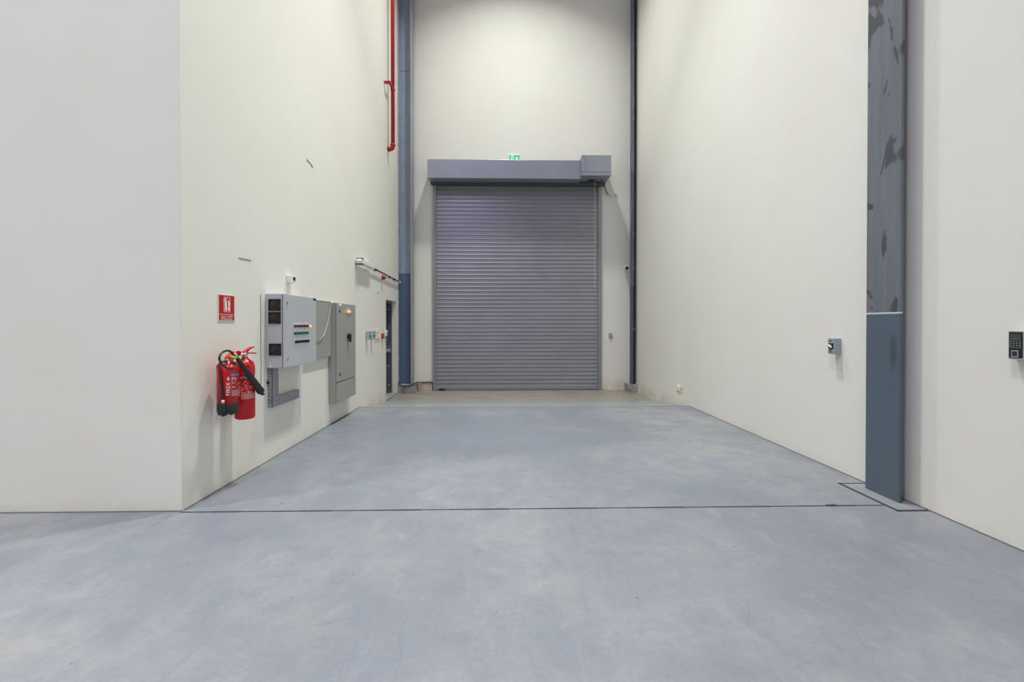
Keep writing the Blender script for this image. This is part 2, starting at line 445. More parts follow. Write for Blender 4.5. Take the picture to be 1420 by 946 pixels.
def plinth(x0, x1, y0, y1, z1, label):
    cx, cy = (x0+x1)/2, (y0+y1)/2
    b = MB(); b.box((x0-cx, y0-cy, 0), (x1-cx, y1-cy, z1-ZL))
    bmesh.ops.subdivide_edges(b.bm, edges=b.bm.edges[:], cuts=5, use_grid_fill=True)
    for v in b.bm.verts:
        if v.co.z > .01: v.co += Vector([random.uniform(-.007, .007) if (abs(v.co.x) > abs(x0-cx)-.03 or 1) and v.co.x < (x1-cx)-.01 else 0, random.uniform(-.007,.004) if v.co.y < (y1-cy)-.01 else 0, random.uniform(-.008, 0)])
    tag(b.build('concrete_plinth', M['plinth'], None, (cx, cy, ZL+.0005)), label, 'plinth')
plinth(XL+.008, -2.068, 10.99, YB-.004, .0, 'rough concrete block under the blue-grey column left of the shutter')
plinth(3.125, XR-.004, 11.03, YB-.05, -.018, 'rough concrete block under the dark blue column right of the shutter')

# ------------------------------------------------------------------ roller shutter
sx0, sx1 = -1.697, 2.538
sh = thing('roller_shutter', 'tall grey slatted roller shutter filling the back wall opening', 'roller shutter', ((sx0+sx1)/2, YB, ZL))
ox = (sx0+sx1)/2; hw = (sx1-sx0)/2; zt = 5.05-ZL
b = MB()
pitch = .1005; ns = int((zt-.05)/pitch)
cp = [(.002, 0.0), (.0165, .004), (.0185, .008), (.0175, .013), (.0115, .027), (.0085, .050), (.006, .075), (.003, .0965)]
pf = []
for i in range(ns):
    for y, z in cp: pf.append((-.020-y, .075+i*pitch+z))
va = [[b.bm.verts.new((x, y, z)) for y, z in pf] for x in (-hw+.05, hw-.05)]
for i in range(len(pf)-1):
    b._f([va[0][i], va[1][i], va[1][i+1], va[0][i+1]], (i % len(cp)) not in (0, 7))
cur = b.build('curtain', M['shutter'], sh)
b = MB(); b.box((-hw+.05, -.045, .012), (hw-.05, -.012, .078), .004); b.build('bottom_bar', M['shutter'], sh)
b = MB(); b.box((-hw+.14, -.075, .014), (-hw+.30, -.045, .040), .005); b.use(M['white']).box((-hw+.18,-.08,.035),(-hw+.26,-.05,.052),.004)
b.mats = [M['black'], M['white']]; b.build('floor_lock', None, sh)
for s in (-1, 1):
    b = MB(); e = s*hw; i_ = s*(hw-.078)
    b.box((i_, -.07, 0), (e, -.058, zt)).box((e, -.058, 0), (s*(hw-.014), -.001, zt)).box((i_, -.058, 0), (s*(hw-.068), -.036, zt))
    b.build('guide_rail', M['shutter'], sh)
# hood
hx0, hx1 = -1.757-ox, 2.628-ox
hz0, hz1 = 4.965-ZL, 5.41-ZL
mx0 = 1.925-ox
b = MB(); b.box((hx0, -.53, hz0), (mx0, -.001, hz1), .003)
o = b.build('hood', M['hood'], sh)
for x in (.30, -.06, .55, -.82):
    b = MB(); b.box((x-.001, -.5312, hz0+.01), (x+.001, -.530, hz1-.01)); b.build('seam', M['seam'], o)
b = MB(); b.box((hx0+.03, -.22, hz0-.045), (hx1-.03, -.075, hz0-.001)); b.build('bottom_plate', M['dark_steel'], sh)
b = MB(); mz0, mz1 = 5.005-ZL, 5.478-ZL
b.box((mx0, -.70, mz0-.01), (hx1, -.001, mz1), .003)
mo = b.build('motor_housing', M['hood'], sh)
b = MB(); b.box((mx0+.03, -.704, mz0+.075), (hx1-.004, -.699, mz1-.055))
mo2 = b.build('access_cover', M['hood'], mo)
for lo, hi in (((mx0, -.7012, mz0+.064), (hx1, -.699, mz0+.070)), ((mx0+.005, -.7012, mz1-.052), (mx0+.09, -.699, mz1-.045)), ((mx0+.085, -.7055, mz0+.09), (mx0+.092, -.7035, mz1-.05))):
    b = MB(); b.box(lo, hi); b.build('seam', M['dark_steel'], mo)
for lo, hi in (((mx0+.22, -.40, mz0-.016), (mx0+.40, -.27, mz0-.0095)), ((mx0+.53, -.42, mz0-.016), (mx0+.56, -.30, mz0-.0095))):
    b = MB(); b.box(lo, hi); b.build('chain_slot', M['black'], mo)
b = MB(); xx, yy = 2.314-ox, -.33
pts = [(xx + .004*math.sin(k*1.7), yy, mz0-.012-k*(5.0-2.30)/30) for k in range(31)]
b.tube(pts, .0055, 6);
o = b.build('hand_cord', M['chain'], sh); o['label'] = 'pale pull cord hanging before the slats'

# exit sign behind the hood's top edge
t = thing('exit_sign', 'small green and white exit sign just above the shutter hood', 'sign', (.347, YB, 5.49))
b = MB(); b.box((-.140, -.055, 0), (.140, -.001, .225), .006); b.build('sign_box', M['exit_white'], t)
b = MB(); b.box((-.130, -.057, .012), (.130, -.0545, .212)); b.build('green_face', M['exit_green'], t)
b = MB()
b.box((-.088, -.0595, .03), (-.022, -.0565, .205))
star = []
ar = [(.008,.12),(.055,.18),(.102,.12),(.078,.12),(.078,.03),(.032,.03),(.032,.12)]
b.prism(ar, lambda p:(p[0], -.0565, p[1]), lambda p:(p[0], -.0595, p[1])); b.build('pictogram', M['exit_white'], t)
b = MB(); b.cyl((-.052,-.0595,.150), (-.052,-.0615,.150), .012, 12)
b.prism([(-.060,.135),(-.044,.135),(-.040,.09),(-.028,.04),(-.038,.04),(-.050,.08),(-.064,.04),(-.075,.045),(-.060,.09)], lambda p:(p[0], -.0595, p[1]), lambda p:(p[0], -.0615, p[1]))
b.build('running_figure', M['exit_green'], t)

# flexible hose, plug and socket by the motor housing
def rel(pts, o): return [Vector(p)-Vector(o.location) for p in pts]
hp = spline([(2.590, 11.36, 4.990), (2.605, 11.39, 4.94), (2.635, 11.42, 4.85), (2.69, 11.455, 4.76), (2.73, 11.46, 4.735)], 8)
b = MB(); b.tube(rel(hp, sh), .017, 10); hose = b.build('flexible_hose', M['grey_hose'], sh)
b = MB(); b.tube(rel([(2.72, 11.462, 4.74), (2.775, 11.468, 4.715), (2.780, 11.468, 4.713), (2.80, 11.47, 4.705)], sh), [.028,.028,.018,.018], 14); o = b.build('hose_connector', M['white'], hose); o['label'] = 'white hose connector'
t = thing('wall_socket', 'tiny white socket on the back wall beside the shutter motor hose', 'socket', (2.905, YB, 4.675))
b = MB(); b.box((-.052, -.022, 0), (.052, -.001, .105), .006); b.build('plate', M['white'], t)
b = MB(); b.box((-.012, -.028, .035), (.022, -.021, .08), .003); b.build('socket_face', M['switch_grey'], t)

# cctv camera on the back wall
t = thing('security_camera', 'small white bullet camera with black lens on the back wall right of the shutter', 'camera', (3.135, YB, 2.84))
b = MB(); b.cyl((.03, -.001, .03), (.03, -.03, .03), .045, 20); b.build('mount', M['white'], t)
b = MB(); b.tube([(.03,-.03,.03), (.02,-.07,.03), (0,-.10,.03)], .016, 12); b.build('arm', M['white'], t)
b = MB(); b.tube([(.03,-.06,.04), (-.01,-.26,.015), (-.012,-.275,.013)], [.052,.056,.050], 20); b.build('housing', M['white'], t)
b = MB(); b.tube([(-.011,-.272,.012), (-.014,-.283,.010)], [.046,.040], 18); b.build('lens', M['black'], t)
# shutter control switch
t = thing('shutter_switch', 'small grey control switch on the back wall right of the shutter at hand height', 'switch', (2.785, YB, 1.10))
b = MB(); b.box((-.042, -.03, 0), (.042, -.001, .128), .005); b.build('plate', M['switch_grey'], t)
b = MB(); b.box((-.014, -.042, .03), (.018, -.029, .10), .004); b.build('rocker', M['chrome'], t)

# black cable at the foot of the left column
b = MB(); bp = [(-2.455, 10.975, .06), (-2.42, 10.972, .0), (-2.33, 10.97, -.02), (-2.22, 10.972, -.02), (-2.12, 10.985, .012), (-2.05, 11.2, .03), (-2.02, 11.47, -.005), (-1.92, 11.485, -.01), (-1.82, 11.485, .0), (-1.745, 11.485, -.01), (-1.712, 11.485, -.06), (-1.71, 11.485, ZL+.002)]
lo = Vector((-2.0, 11.4, ZL)); sp = [p-lo for p in spline(bp, 7)]
t = tag(thing('floor_cable', 'x', 'cable', lo), 'dark cable draped over the left plinth and along the foot of the back wall', 'cable')
b.tube(sp, .015, 8); b.build('cable_run', M['dkcond'], t)
for x in (-1.93, -1.76):
    b = MB(); b.box((x-.008-lo.x, 11.463-lo.y, -.03-lo.z), (x+.008-lo.x, YB-lo.y-.001, .03-lo.z)); b.build('cable_clip', M['galv'], t)

# ------------------------------------------------------------------ left wall: helpers (local x along the wall, -y into the room)
LW, RW = PI/2, -PI/2
def on_left(name, label, cat, y, z, group=None): return thing(name, label, cat, (XL, y, z), LW, group)
def on_right(name, label, cat, y, z, group=None): return thing(name, label, cat, (XR, y, z), RW, group)

# fire extinguisher sign
t = on_left('fire_extinguisher_sign', 'red and white extinguisher sign with a pictogram on the left wall', 'sign', 4.163, 1.478)
W, Hh = .126, .243
b = MB(); b.box((-W, -.006, 0), (W, -.001, Hh), .001); b.build('backing', M['white'], t)
b = MB(); b.box((-W+.011, -.0075, .066), (W-.011, -.0055, Hh-.010)).box((-W+.011, -.0075, .010), (W-.011, -.0055, .060)); b.build('red_panel', M['sign_red'], t)
b = MB()
def flat(poly, y=-.0076, th=.0010): b.prism(poly, lambda p:(p[0], y, p[1]), lambda p:(p[0], y-th, p[1]))
def rect(x0, x1, z0, z1): flat([(x0,z0),(x1,z0),(x1,z1),(x0,z1)])
px0, px1, pz0, pz1 = -.046, .050, .084, .218
rect(px0, px1, pz0, pz0+.004); rect(px0, px1, pz1-.004, pz1); rect(px0, px0+.004, pz0, pz1); rect(px1-.004, px1, pz0, pz1)
flat([(-.030,.095),(.000,.095),(.000,.172),(-.006,.182),(-.024,.182),(-.030,.172)])
rect(-.020,-.010,.182,.192); flat([(-.040,.186),(-.006,.198),(-.006,.208),(-.018,.208),(-.040,.194)]); flat([(-.041,.176),(-.034,.176),(-.032,.190),(-.038,.190)])
flat([(.012,.112),(.020,.098),(.036,.095),(.046,.104),(.044,.118),(.036,.128),(.040,.140),(.046,.152),(.042,.172),(.030,.182),(.020,.194),(.012,.198),(.018,.184),(.016,.172),(.024,.160),(.020,.148),(.026,.136),(.018,.126)])
b.build('pictogram', M['label_white'], t)
text('lettering', '\uFED6\uFEF3\uFEAE\uFEA3 \uFE94\uFEF3\uFE8E\uFED4\uFEC3', M['label_white'], t, .034, plane_fn(0, -.0084, .0475), bold=.0003)
text('lettering', 'Fire Extinguisher', M['label_white'], t, .0215, plane_fn(0, -.0084, .0215), bold=.0004)

# ------------------------------------------------------------------ fire extinguishers
VD = Vector((-.86, -.51, 0)); RD = Vector((.51, -.86, 0))      # towards the hall, and along the label's turn
def wrap(r, a0, z0, vertical=False):
    def f(u, v):
        if vertical: u, v = -v, u
        a = a0 + u/r
        d = VD*math.cos(a)+RD*math.sin(a); return Vector((d.x*(r+.0012), d.y*(r+.0012)-OFF, z0+v))
    return f
def patch(name, m, parent, r, a0, a1, z0, z1, dr=.0006, n=12):
    b = MB(); g = []
    for i in range(n+1):
        a = a0+(a1-a0)*i/n; d = VD*math.cos(a)+RD*math.sin(a)
        g.append([b.bm.verts.new((d.x*(r+dr), d.y*(r+dr)-OFF, z)) for z in (z0, z1)])
    for i in range(n): b._f([g[i][0], g[i+1][0], g[i+1][1], g[i][1]], True)
    return b.build(name, m, parent)
def patches(name, m, parent, r, lst, dr):
    b = MB()
    for a0, a1, z0, z1 in lst:
        n = max(2, int(abs(a1-a0)/.12)); g = []
        for i in range(n+1):
            a = a0+(a1-a0)*i/n; d = VD*math.cos(a)+RD*math.sin(a)
            g.append([b.bm.verts.new((d.x*(r+dr), d.y*(r+dr)-OFF, z)) for z in (z0, z1)])
        for i in range(n): b._f([g[i][0], g[i+1][0], g[i+1][1], g[i][1]], True)
    return b.build(name, m, parent)

# --- powder extinguisher (left of the two)
RA = .079; OFF = .135
A = on_left('fire_extinguisher', 'shorter red extinguisher with black foot ring and blue label band, nearest the wall corner', 'fire extinguisher', 3.955, .690)
b = MB(); b.lathe([(0,.03),(RA,.03),(RA,.365),(RA*.97,.385),(RA*.80,.408),(RA*.5,.420),(.026,.425),(.024,.442),(0,.442)], 0, -OFF, 40); b.build('cylinder', M['red'], A)
b = MB(); b.lathe([(0,0),(RA*.86,0),(RA*.99,.012),(RA*1.02,.03),(RA*1.02,.088),(RA*1.002,.090)], 0, -OFF, 40)
for k in range(8):
    a = k*PI/4+.2; b.box((RA*.8*math.cos(a)-.01, RA*.8*math.sin(a)-OFF-.01, -.008), (RA*.8*math.cos(a)+.01, RA*.8*math.sin(a)-OFF+.01, .01))
b.build('foot_ring', M['rubber'], A)
b = MB(); b.lathe([(.0,.440),(.022,.440),(.022,.448),(.015,.450),(.015,.462),(.019,.464),(.019,.470),(0,.470)], 0, -OFF, 20)
b.tube([(-.045,-OFF-.02,.452),(.0,-OFF,.456),(.03,-OFF+.005,.458)], .010, 10); v = b.build('valve', M['chrome'], A)
b = MB(); b.prism([(-.030,.464),(.02,.466),(.098,.516),(.092,.526),(-.01,.486)], lambda p:(p[0]*.8, -OFF-.016, p[1]), lambda p:(p[0]*.8, -OFF+.016, p[1])); b.build('lever', M['red'], v)
b = MB(); b.prism([(-.02,.458),(.06,.452),(.085,.456),(.06,.466),(-.02,.468)], lambda p:(p[0], -OFF-.012, p[1]), lambda p:(p[0], -OFF+.012, p[1])); b.build('carry_handle', M['red'], v)
b = MB()
def da(r, a): d = VD*math.cos(a)+RD*math.sin(a); return Vector((d.x*r, d.y*r-OFF, 0))
hz = [da(.05,-.5)+Vector((0,0,.452)), da(.075,-.75)+Vector((0,0,.440)), da(.090,-.72)+Vector((0,0,.41)), da(.092,-.62)+Vector((0,0,.35)), da(.092,-.52)+Vector((0,0,.24)), da(.093,-.42)+Vector((0,0,.14)), da(.095,-.36)+Vector((0,0,.122))]
hz[0] = Vector((-.04,-OFF-.018,.452))
b.tube(spline(hz, 8), .0095, 12); b.build('hose', M['rubber'], A)
p0 = da(.096,-.36)
b = MB(); b.tube([p0+Vector((0,0,.128)), p0+Vector((0,0,.100))], .0115, 14); b.build('hose_coupling', M['white'], A)
b = MB(); b.tube([p0+Vector((0,0,.102)), p0+Vector((0,0,.095)), p0+Vector((0,0,.03)), p0+Vector((0,0,-.008))], [.012,.019,.019,.014], 14); b.build('nozzle', M['black'], A)
patch('label_band', M['blue'], A, RA, .36, 1.5, .318, .342)
text('lettering', 'DRY POWDER', M['label_white'], A, .0135, wrap(RA, .92, .330))
text('lettering', 'FIREX', M['label_white'], A, .040, wrap(RA, .05, .215, True), bold=.0004)
b = None
lst = []
for k in range(4): lst += [(.0+.10*(k%2)-.03, .0+.10*(k%2)+.04, .288+.014*(k//2), .299+.014*(k//2))]
lst += [(-.10,.20,.2995,.3015),(.045,.055,.283,.322)]
for r in range(5):
    for c in range(6):
        if random.random() < .6: lst.append((.40+c*.11, .40+c*.11+random.uniform(.04,.09), .222+r*.017, .222+r*.017+random.uniform(.006,.013)))
for r in range(3): lst.append((.40, .40+.3+.12*random.random(), .303-r*.0, .309))
patches('label_print', M['label_white'], A, RA, lst, .0010)
lst = [(.36, 1.35, .155+r*.0085, .155+r*.0085+.0045) for r in range(6)] + [(.33,.345,.155,.318)]
patches('label_print', M['label_pink'], A, RA, lst, .0010)

# --- carbon dioxide extinguisher (right of the two)
RB = .0835; OFF = .135
Bx = on_left('fire_extinguisher', 'taller red extinguisher with black discharge horn across its front, beside the control cabinet', 'fire extinguisher', 4.215, .590)
b = MB(); b.lathe([(0,.0),(RB*.8,.0),(RB*.95,.008),(RB,.025),(RB,.455),(RB*.97,.488),(RB*.86,.515),(RB*.66,.534),(RB*.42,.545),(.026,.551),(.024,.567),(0,.567)], 0, -OFF, 44); b.build('cylinder', M['red'], Bx)
VZ = -.040
b = MB(); b.lathe([(0,.603+VZ),(.022,.603+VZ),(.022,.632+VZ),(.016,.636+VZ),(.016,.648+VZ),(0,.648+VZ)], 0, -OFF, 20)
b.tube([(-.115,-OFF-.015,.630+VZ),(.0,-OFF,.634+VZ),(.05,-OFF,.636+VZ)], .0115, 12); b.cyl((-.03,-OFF-.03,.628+VZ), (-.03,-OFF+.02,.628+VZ), .010, 12); v = b.build('valve', M['chrome'], Bx)
b = MB(); b.tube([(-.140,-OFF-.020,.645+VZ),(-.112,-OFF-.013,.650+VZ)], [.021,.018], 16); b.tube([(-.142,-OFF-.022,.645+VZ),(-.148,-OFF-.024,.645+VZ)], .010, 12); b.build('pressure_knob', M['red'], v)
b = MB(); b.prism([(-.052,.598),(-.020,.594),(.020,.602),(.040,.612),(.085,.632),(.140,.643),(.146,.648),(.138,.654),(.085,.648),(.02,.626),(-.045,.611)], lambda p:(p[0], -OFF-.012, p[1]), lambda p:(p[0], -OFF+.012, p[1])); b.build('lever', M['red'], v)
b = MB(); b.prism([(-.03,.590),(.10,.587),(.175,.580),(.190,.581),(.188,.588),(.13,.598),(-.03,.600)], lambda p:(p[0], -OFF-.010, p[1]), lambda p:(p[0], -OFF+.010, p[1])); b.build('carry_handle', M['red'], v)
b = MB(); b.tube([(-.150,-OFF-.062,.558),(-.120,-OFF-.070,.568),(-.095,-OFF-.078,.560),(-.050,-OFF-.090,.506),(-.050,-OFF-.092,.500),(-.100,-OFF-.094,.482),(-.125,-OFF-.090,.492)], .0050, 8); b.build('horn_clip', M['black'], Bx)
# horn and hose: in local x = Y-4.215, y = -(X-XL), z-.59
def lb(Y, out, z): return Vector((Y-4.215, -out, z-.590))
h0, h1 = lb(3.893, .245, 1.174), lb(4.258, .256, .832); hd = (h1-h0)
horn = MB(); horn.tube([h0, h0+hd*.12, h0+hd*.5, h0+hd*.93, h1], [.014,.019,.025,.033,.0345], 20)
ho = horn.build('discharge_horn', M['rubber'], Bx)
b = MB(); b.tube([h1+hd*.002, h1+hd*.012], [.029,.027], 18); b.build('horn_mouth', M['black'], ho)
b = MB()
for k in range(3): b.box(h1+Vector((.005+.012*k, .012, -.030-.006*k)), h1+Vector((.022+.012*k, -.012, -.012-.006*k)))
b.build('horn_tip', M['dark_steel'], ho)
b = MB(); b.tube([h0-hd*.075+Vector((0,0,.004)), h0], .0155, 14); o = b.build('horn_coupling', M['chrome'], ho)
b = MB(); b.tube([h0+Vector((-.095,-.004,.016)), h0+hd*.01+Vector((-.014,-.004,-.002))], [.0075,.0105], 12); b.build('yellow_tag', M['yellow'], ho)
hp = [(3.905,.245,1.170),(3.854,.248,1.194),(3.803,.25,1.226),(3.747,.25,1.237),(3.682,.25,1.223),(3.653,.25,1.189),(3.660,.25,1.162),(3.689,.25,1.129),(3.741,.25,1.100),(3.807,.25,1.082),(3.861,.247,1.087),(3.885,.24,1.107),(3.880,.215,1.140),(3.93,.19,1.165),(4.02,.165,1.178),(4.11,.15,1.184)]
b = MB(); b.tube(spline([lb(*p) for p in hp], 7), .0088, 12); b.build('hose', M['rubber'], Bx)
patch('label_band', M['black'], Bx, RB, -.38, 1.45, .365, .400)
text('lettering', 'CO\u2082', M['label_white'], Bx, .025, wrap(RB, -.12, .382), bold=.0004)
patch('label_tab', M['tagwhite'], Bx, RB, 1.12, 1.45, .365, .398, .0010)
text('lettering', 'FIREX', M['label_white'], Bx, .034, wrap(RB, -.60, .262, True), bold=.0004)
lst = [(-.70,-.50,.333,.335),(-.61,-.59,.322,.346),(-.67,-.63,.326,.342),(-.57,-.53,.326,.342)]
for r in range(7):
    for c in range(10):
        if random.random() < .5: lst.append((-.33+c*.14, -.33+c*.14+random.uniform(.04,.11), .245+r*.016, .245+r*.016+random.uniform(.003,.010)))
patches('label_print', M['label_white'], Bx, RB, lst, .0010)
patches('label_print', M['label_pink'], Bx, RB, [(-.36, 1.1, .190+r*.0085, .190+r*.0085+.0045) for r in range(6)] + [(-.38,-.365,.19,.36)], .0010)
# the hooks they hang from
t = on_left('wall_hook', 'red wall bracket holding the shorter extinguisher by the wall corner', 'bracket', 4.02, 1.07)
b = MB(); b.box((0, -.012, -.03), (.07, -.001, .03), .003).box((.01, -.05, -.012), (.04, -.012, .02), .003); b.build('plate', M['red'], t)
b = MB(); b.box((.012, -.040, -.24), (.030, -.002, -.03)); b.build('backing_strip', M['ivory'], t)
t = on_left('wall_hook', 'red wall bracket holding the taller extinguisher with the horn', 'bracket', 4.215, 1.10)
b = MB(); b.box((-.04, -.012, -.05), (.04, -.001, .05), .003).box((-.02, -.10, -.01), (.02, -.012, .01), .003); b.build('plate', M['red'], t)

# ------------------------------------------------------------------ control cabinet
Y0 = 4.85
cb = on_left('control_cabinet', 'light grey control cabinet with three side fans and rows of indicator buttons', 'cabinet', Y0, .990)
CW, CD, CH = .822, .198, .785
b = MB(); b.box((0, -CD+.026, 0), (CW, -.001, CH), .004); b.build('body', M['cab'], cb)
b = MB(); b.box((.003, -CD+.026, .004), (CW-.003, -CD+.021, CH-.004)); b.build('door_gasket', M['black'], cb)
b = MB(); b.box((0, -CD, .001), (CW, -CD+.021, CH-.001), .004); door = b.build('door', M['cab'], cb)
b = MB(); b.box((.735, -CD-.003, .755), (.812, -CD+.001, .778)); b.build('maker_plate', M['black'], door)
for x, z in ((.055, .691), (.063, .099)):
    b = MB(); b.cyl((x, -CD+.001, z), (x, -CD-.007, z), .013, 16); lk = b.build('lock', M['chrome'], door)
    b = MB(); b.box((x-.003, -CD-.009, z-.009), (x+.003, -CD-.006, z+.009)); b.build('key_slot', M['black'], lk)
def button(kind, x, z, m, on=False):
    b = MB(); b.cyl((x, -CD+.001, z), (x, -CD-.006, z), .0155, 16); r = b.build('button', M['black'], door)
    b = MB(); b.tube([(x, -CD-.005, z), (x, -CD-.018, z), (x, -CD-.022, z)], [.0125, .0125, .009], 16); b.build('lens', m, r)
    return r
for k in range(6):
    x = .236+.0632*k
    for z, m in ((.442, M['b_red']), (.362, M['b_green'])):
        button('button', x, z, m)
    xk = x+.020
    b = MB(); b.cyl((xk, -CD+.001, .266), (xk, -CD-.006, .266), .0155, 16); r = b.build('selector_switch', M['black'], door)
    b = MB(); b.box((xk-.005, -CD-.022, .252), (xk+.005, -CD-.005, .280), .002); b.build('switch_lever', M['black'], r)
    for z in (.471, .393, .297):
        b = MB(); b.box((x-.016, -CD-.002, z-.010), (x+.016, -CD+.001, z+.010)); b.build('name_tag', M['tagwhite'], door)
r = button('indicator', .618, .440, M['lit_orange']); r['label'] = 'lit orange indicator lamp'
# side fans
def fan(zc, yc):
    b = MB(); s = .062
    b.box((-.012, yc-s, zc-s), (.001, yc+s, zc-s+.008)).box((-.012, yc-s, zc+s-.008), (.001, yc+s, zc+s)).box((-.012, yc-s, zc-s), (.001, yc-s+.008, zc+s)).box((-.012, yc+s-.008, zc-s), (.001, yc+s, zc+s))
    b.box((-.0025, yc-s, zc-s), (.001, yc+s, zc+s))
    for i in range(24):
        a, c = 2*PI*i/24, 2*PI*(i+1)/24
        r0, r1 = .052, .056
        b.quad((-.009, yc+r0*math.cos(a), zc+r0*math.sin(a)), (-.009, yc+r1*math.cos(a), zc+r1*math.sin(a)), (-.009, yc+r1*math.cos(c), zc+r1*math.sin(c)), (-.009, yc+r0*math.cos(c), zc+r0*math.sin(c)))
    fr = b.build('cooling_fan', M['black'], cb)
    b = MB(); b.tube([(-.003, yc, zc), (-.009, yc, zc)], .016, 18)
    for i in range(7):
        a = 2*PI*i/7
        def P(r, da, x): return (x, yc+r*math.cos(a+da), zc+r*math.sin(a+da))
        b.quad(P(.015,0,-.008), P(.050,.25,-.009), P(.050,.85,-.0035), P(.015,.7,-.0035))
    b.build('fan_blades', M['fan'], fr)
fan(.665, -.097); fan(.529, -.097); fan(.196, -.101)
b = MB(); b.box((-.0015, -.060, .008), (.0005, -.040, .028)).box((-.0012, -.048, .024), (.0005, -.044, .060)); b.build('paint_chip', M['tagwhite'], cb)

# galvanised cable tray under it
t = on_left('cable_tray', 'L-shaped galvanised cable tray on the wall below the control cabinet', 'cable tray', 4.885, .572)
b = MB()
b.box((0, -.052, 0), (.004, -.001, .414)).box((.126, -.052, .108), (.130, -.001, .414)).box((0, -.052, 0), (.130, -.048, .414))
b.build('upright', M['galv'], t)
b = MB(); b.box((.128, -.052, 0), (.640, -.048, .100)).box((0, -.052, -.001), (.640, -.001, .003)).box((.636, -.052, 0), (.640, -.001, .100)); b.build('arm', M['galv'], t)
b = MB(); b.box((.133, -.047, .004), (.634, -.003, .092)); o = b.build('tray_inside', M['rust'], t); o['label'] = 'rusty brown inside of the tray arm'
b = MB()
for k in range(11):
    z = .03+k*.035
    b.box((-.0012, -.042, z), (.001, -.036, z+.020)); b.box((-.0012, -.020, z+.010), (.001, -.014, z+.028))
b.build('slot', M['black'], t)
b = MB(); b.box((-.022, -.022, .246), (.0, -.001, .276), .003); b.build('clamp', M['black'], t)

# flat grey junction panel behind the cabinet with a hanging wire
t = on_left('junction_panel', 'flat plain grey panel behind the right edge of the control cabinet', 'panel', 5.74, .995)
b = MB(); b.box((0, -.045, 0), (.845, -.001, .782), .004); b.build('cover', M['panel'], t)
b = MB(); b.box((.02, -.047, .765), (.83, -.044, .778)); b.build('fold', M['panel'], t)
lo = Vector((XL, 5.74, .995))
t = on_left('hanging_wire', 'thin pale wire looping down in front of the flat grey panel', 'wire', 6.25, 1.25)
wp = [(5.675, 1.40), (5.80,1.335), (5.94,1.285), (6.10, 1.257), (6.22,1.285), (6.32,1.36), (6.42,1.50), (6.49,1.64), (6.545, 1.772), (6.60, 1.79)]
b = MB(); b.tube(spline([(p[0]-6.25, -.062 if i < 9 else -.03, p[1]-1.25) for i, p in enumerate(wp)], 6), .0042, 8); b.build('wire', M['silver'], t)

# tall switchboard panel
t = on_left('distribution_board', 'tall warm-grey electrical panel with a black rotary handle and lit lamps', 'electrical panel', 6.59, .318)
W = .83
b = MB(); b.box((0, -.105, 0), (W, -.001, 1.445), .004); b.build('body', M['panel'], t)
b = MB(); b.box((.002, -.108, .003), (W-.002, -.104, 1.442)); b.build('door_gasket', M['black'], t)
b = MB(); b.box((0, -.127, .296), (W, -.107, 1.443), .004); dd = b.build('door', M['panel'], t)
b = MB(); b.box((0, -.127, .003), (W, -.107, .284), .004); lc = b.build('lower_cover', M['panel'], t)
for x, z in ((.03,.03), (.03,.255), (W-.03,.03), (W-.03,.255), (W/2,.03)):
    b = MB(); b.cyl((x, -.126, z), (x, -.130, z), .006, 10); b.build('screw', M['black'], lc)
for z in (1.325, .405):
    b = MB(); b.box((.088, -.133, z-.022), (.125, -.126, z+.022), .003); b.build('lock', M['black'], dd)
b = MB(); b.box((.065, -.1285, 1.405), (.19, -.1265, 1.435)); b.build('sticker', M['tagwhite'], dd)
for i, m in enumerate(('lit_red', 'lit_amber', 'lit_amber', 'lit_blue')):
    x = .375+.062*i
    b = MB(); b.tube([(x, -.126, 1.33), (x, -.146, 1.33)], .019, 14); b.build('indicator_lamp', M[m], dd)
    if i:
        b = MB(); b.box((x-.015, -.1285, 1.368), (x+.015, -.1265, 1.382)); b.build('name_tag', M['tagwhite'], dd)
b = MB(); b.box((.47, -.134, .905), (.545, -.126, .985), .004); hp_ = b.build('handle_plate', M['b_red'], dd)
b = MB(); b.cyl((.45, -.13, .955), (.45, -.158, .955), .042, 24); b.box((.44, -.175, .865), (.495, -.150, .985), .008); b.build('rotary_handle', M['black'], dd)

# white sensor above the cabinet
t = on_left('wall_sensor', 'tiny white sensor box with a black window high above the control cabinet', 'sensor', 5.37, 1.935)
b = MB(); b.box((-.055, -.06, 0), (.055, -.001, .085), .008); b.build('housing', M['white'], t)
b = MB(); b.box((-.01, -.064, .028), (.045, -.059, .068), .003); b.build('window', M['black'], t)

# wall fixture, conduit, alarm
t = on_left('wall_fixture', 'long white fixture mounted high on the left wall, dark conduit leaving its far end', 'fixture', 7.95, 2.47)
b = MB(); b.tube([(-.12, -.001, .06), (-.12, -.115, .06)], .052, 20); b.build('mount', M['white'], t)
b = MB(); b.box((-.16, -.125, .098), (-.07, -.02, .112), .003); b.build('mount_clip', M['dark_steel'], t)
b = MB(); b.box((-.15, -.125, .0), (-.06, -.02, .022), .003); b.build('mount_clip', M['dark_steel'], t)
b = MB(); b.box((-.07, -.11, .015), (.66, -.03, .105), .012); b.build('housing', M['white'], t)
b = MB(); b.box((.02, -.085, .104), (.10, -.05, .112)); b.build('bracket_slot', M['dark_steel'], t)
b = MB(); b.box((.42, -.10, .004), (.50, -.06, .016)); b.build('sticker', M['yellow'], t)
t = on_left('conduit', 'straight dark conduit running from the white fixture to the corner column', 'conduit', 9.8, 2.50)
b = MB(); b.tube([(-1.19, -.045, .025), (1.24, -.045, -.030)], .0150, 12); b.build('pipe', M['dkcond'], t)
for x in (-.85, .28, .72):
    b = MB(); b.box((x-.008, -.061, -.001-.0226*x-.026), (x+.008, -.001, -.001-.0226*x+.017)); b.build('clip', M['dkcond'], t)
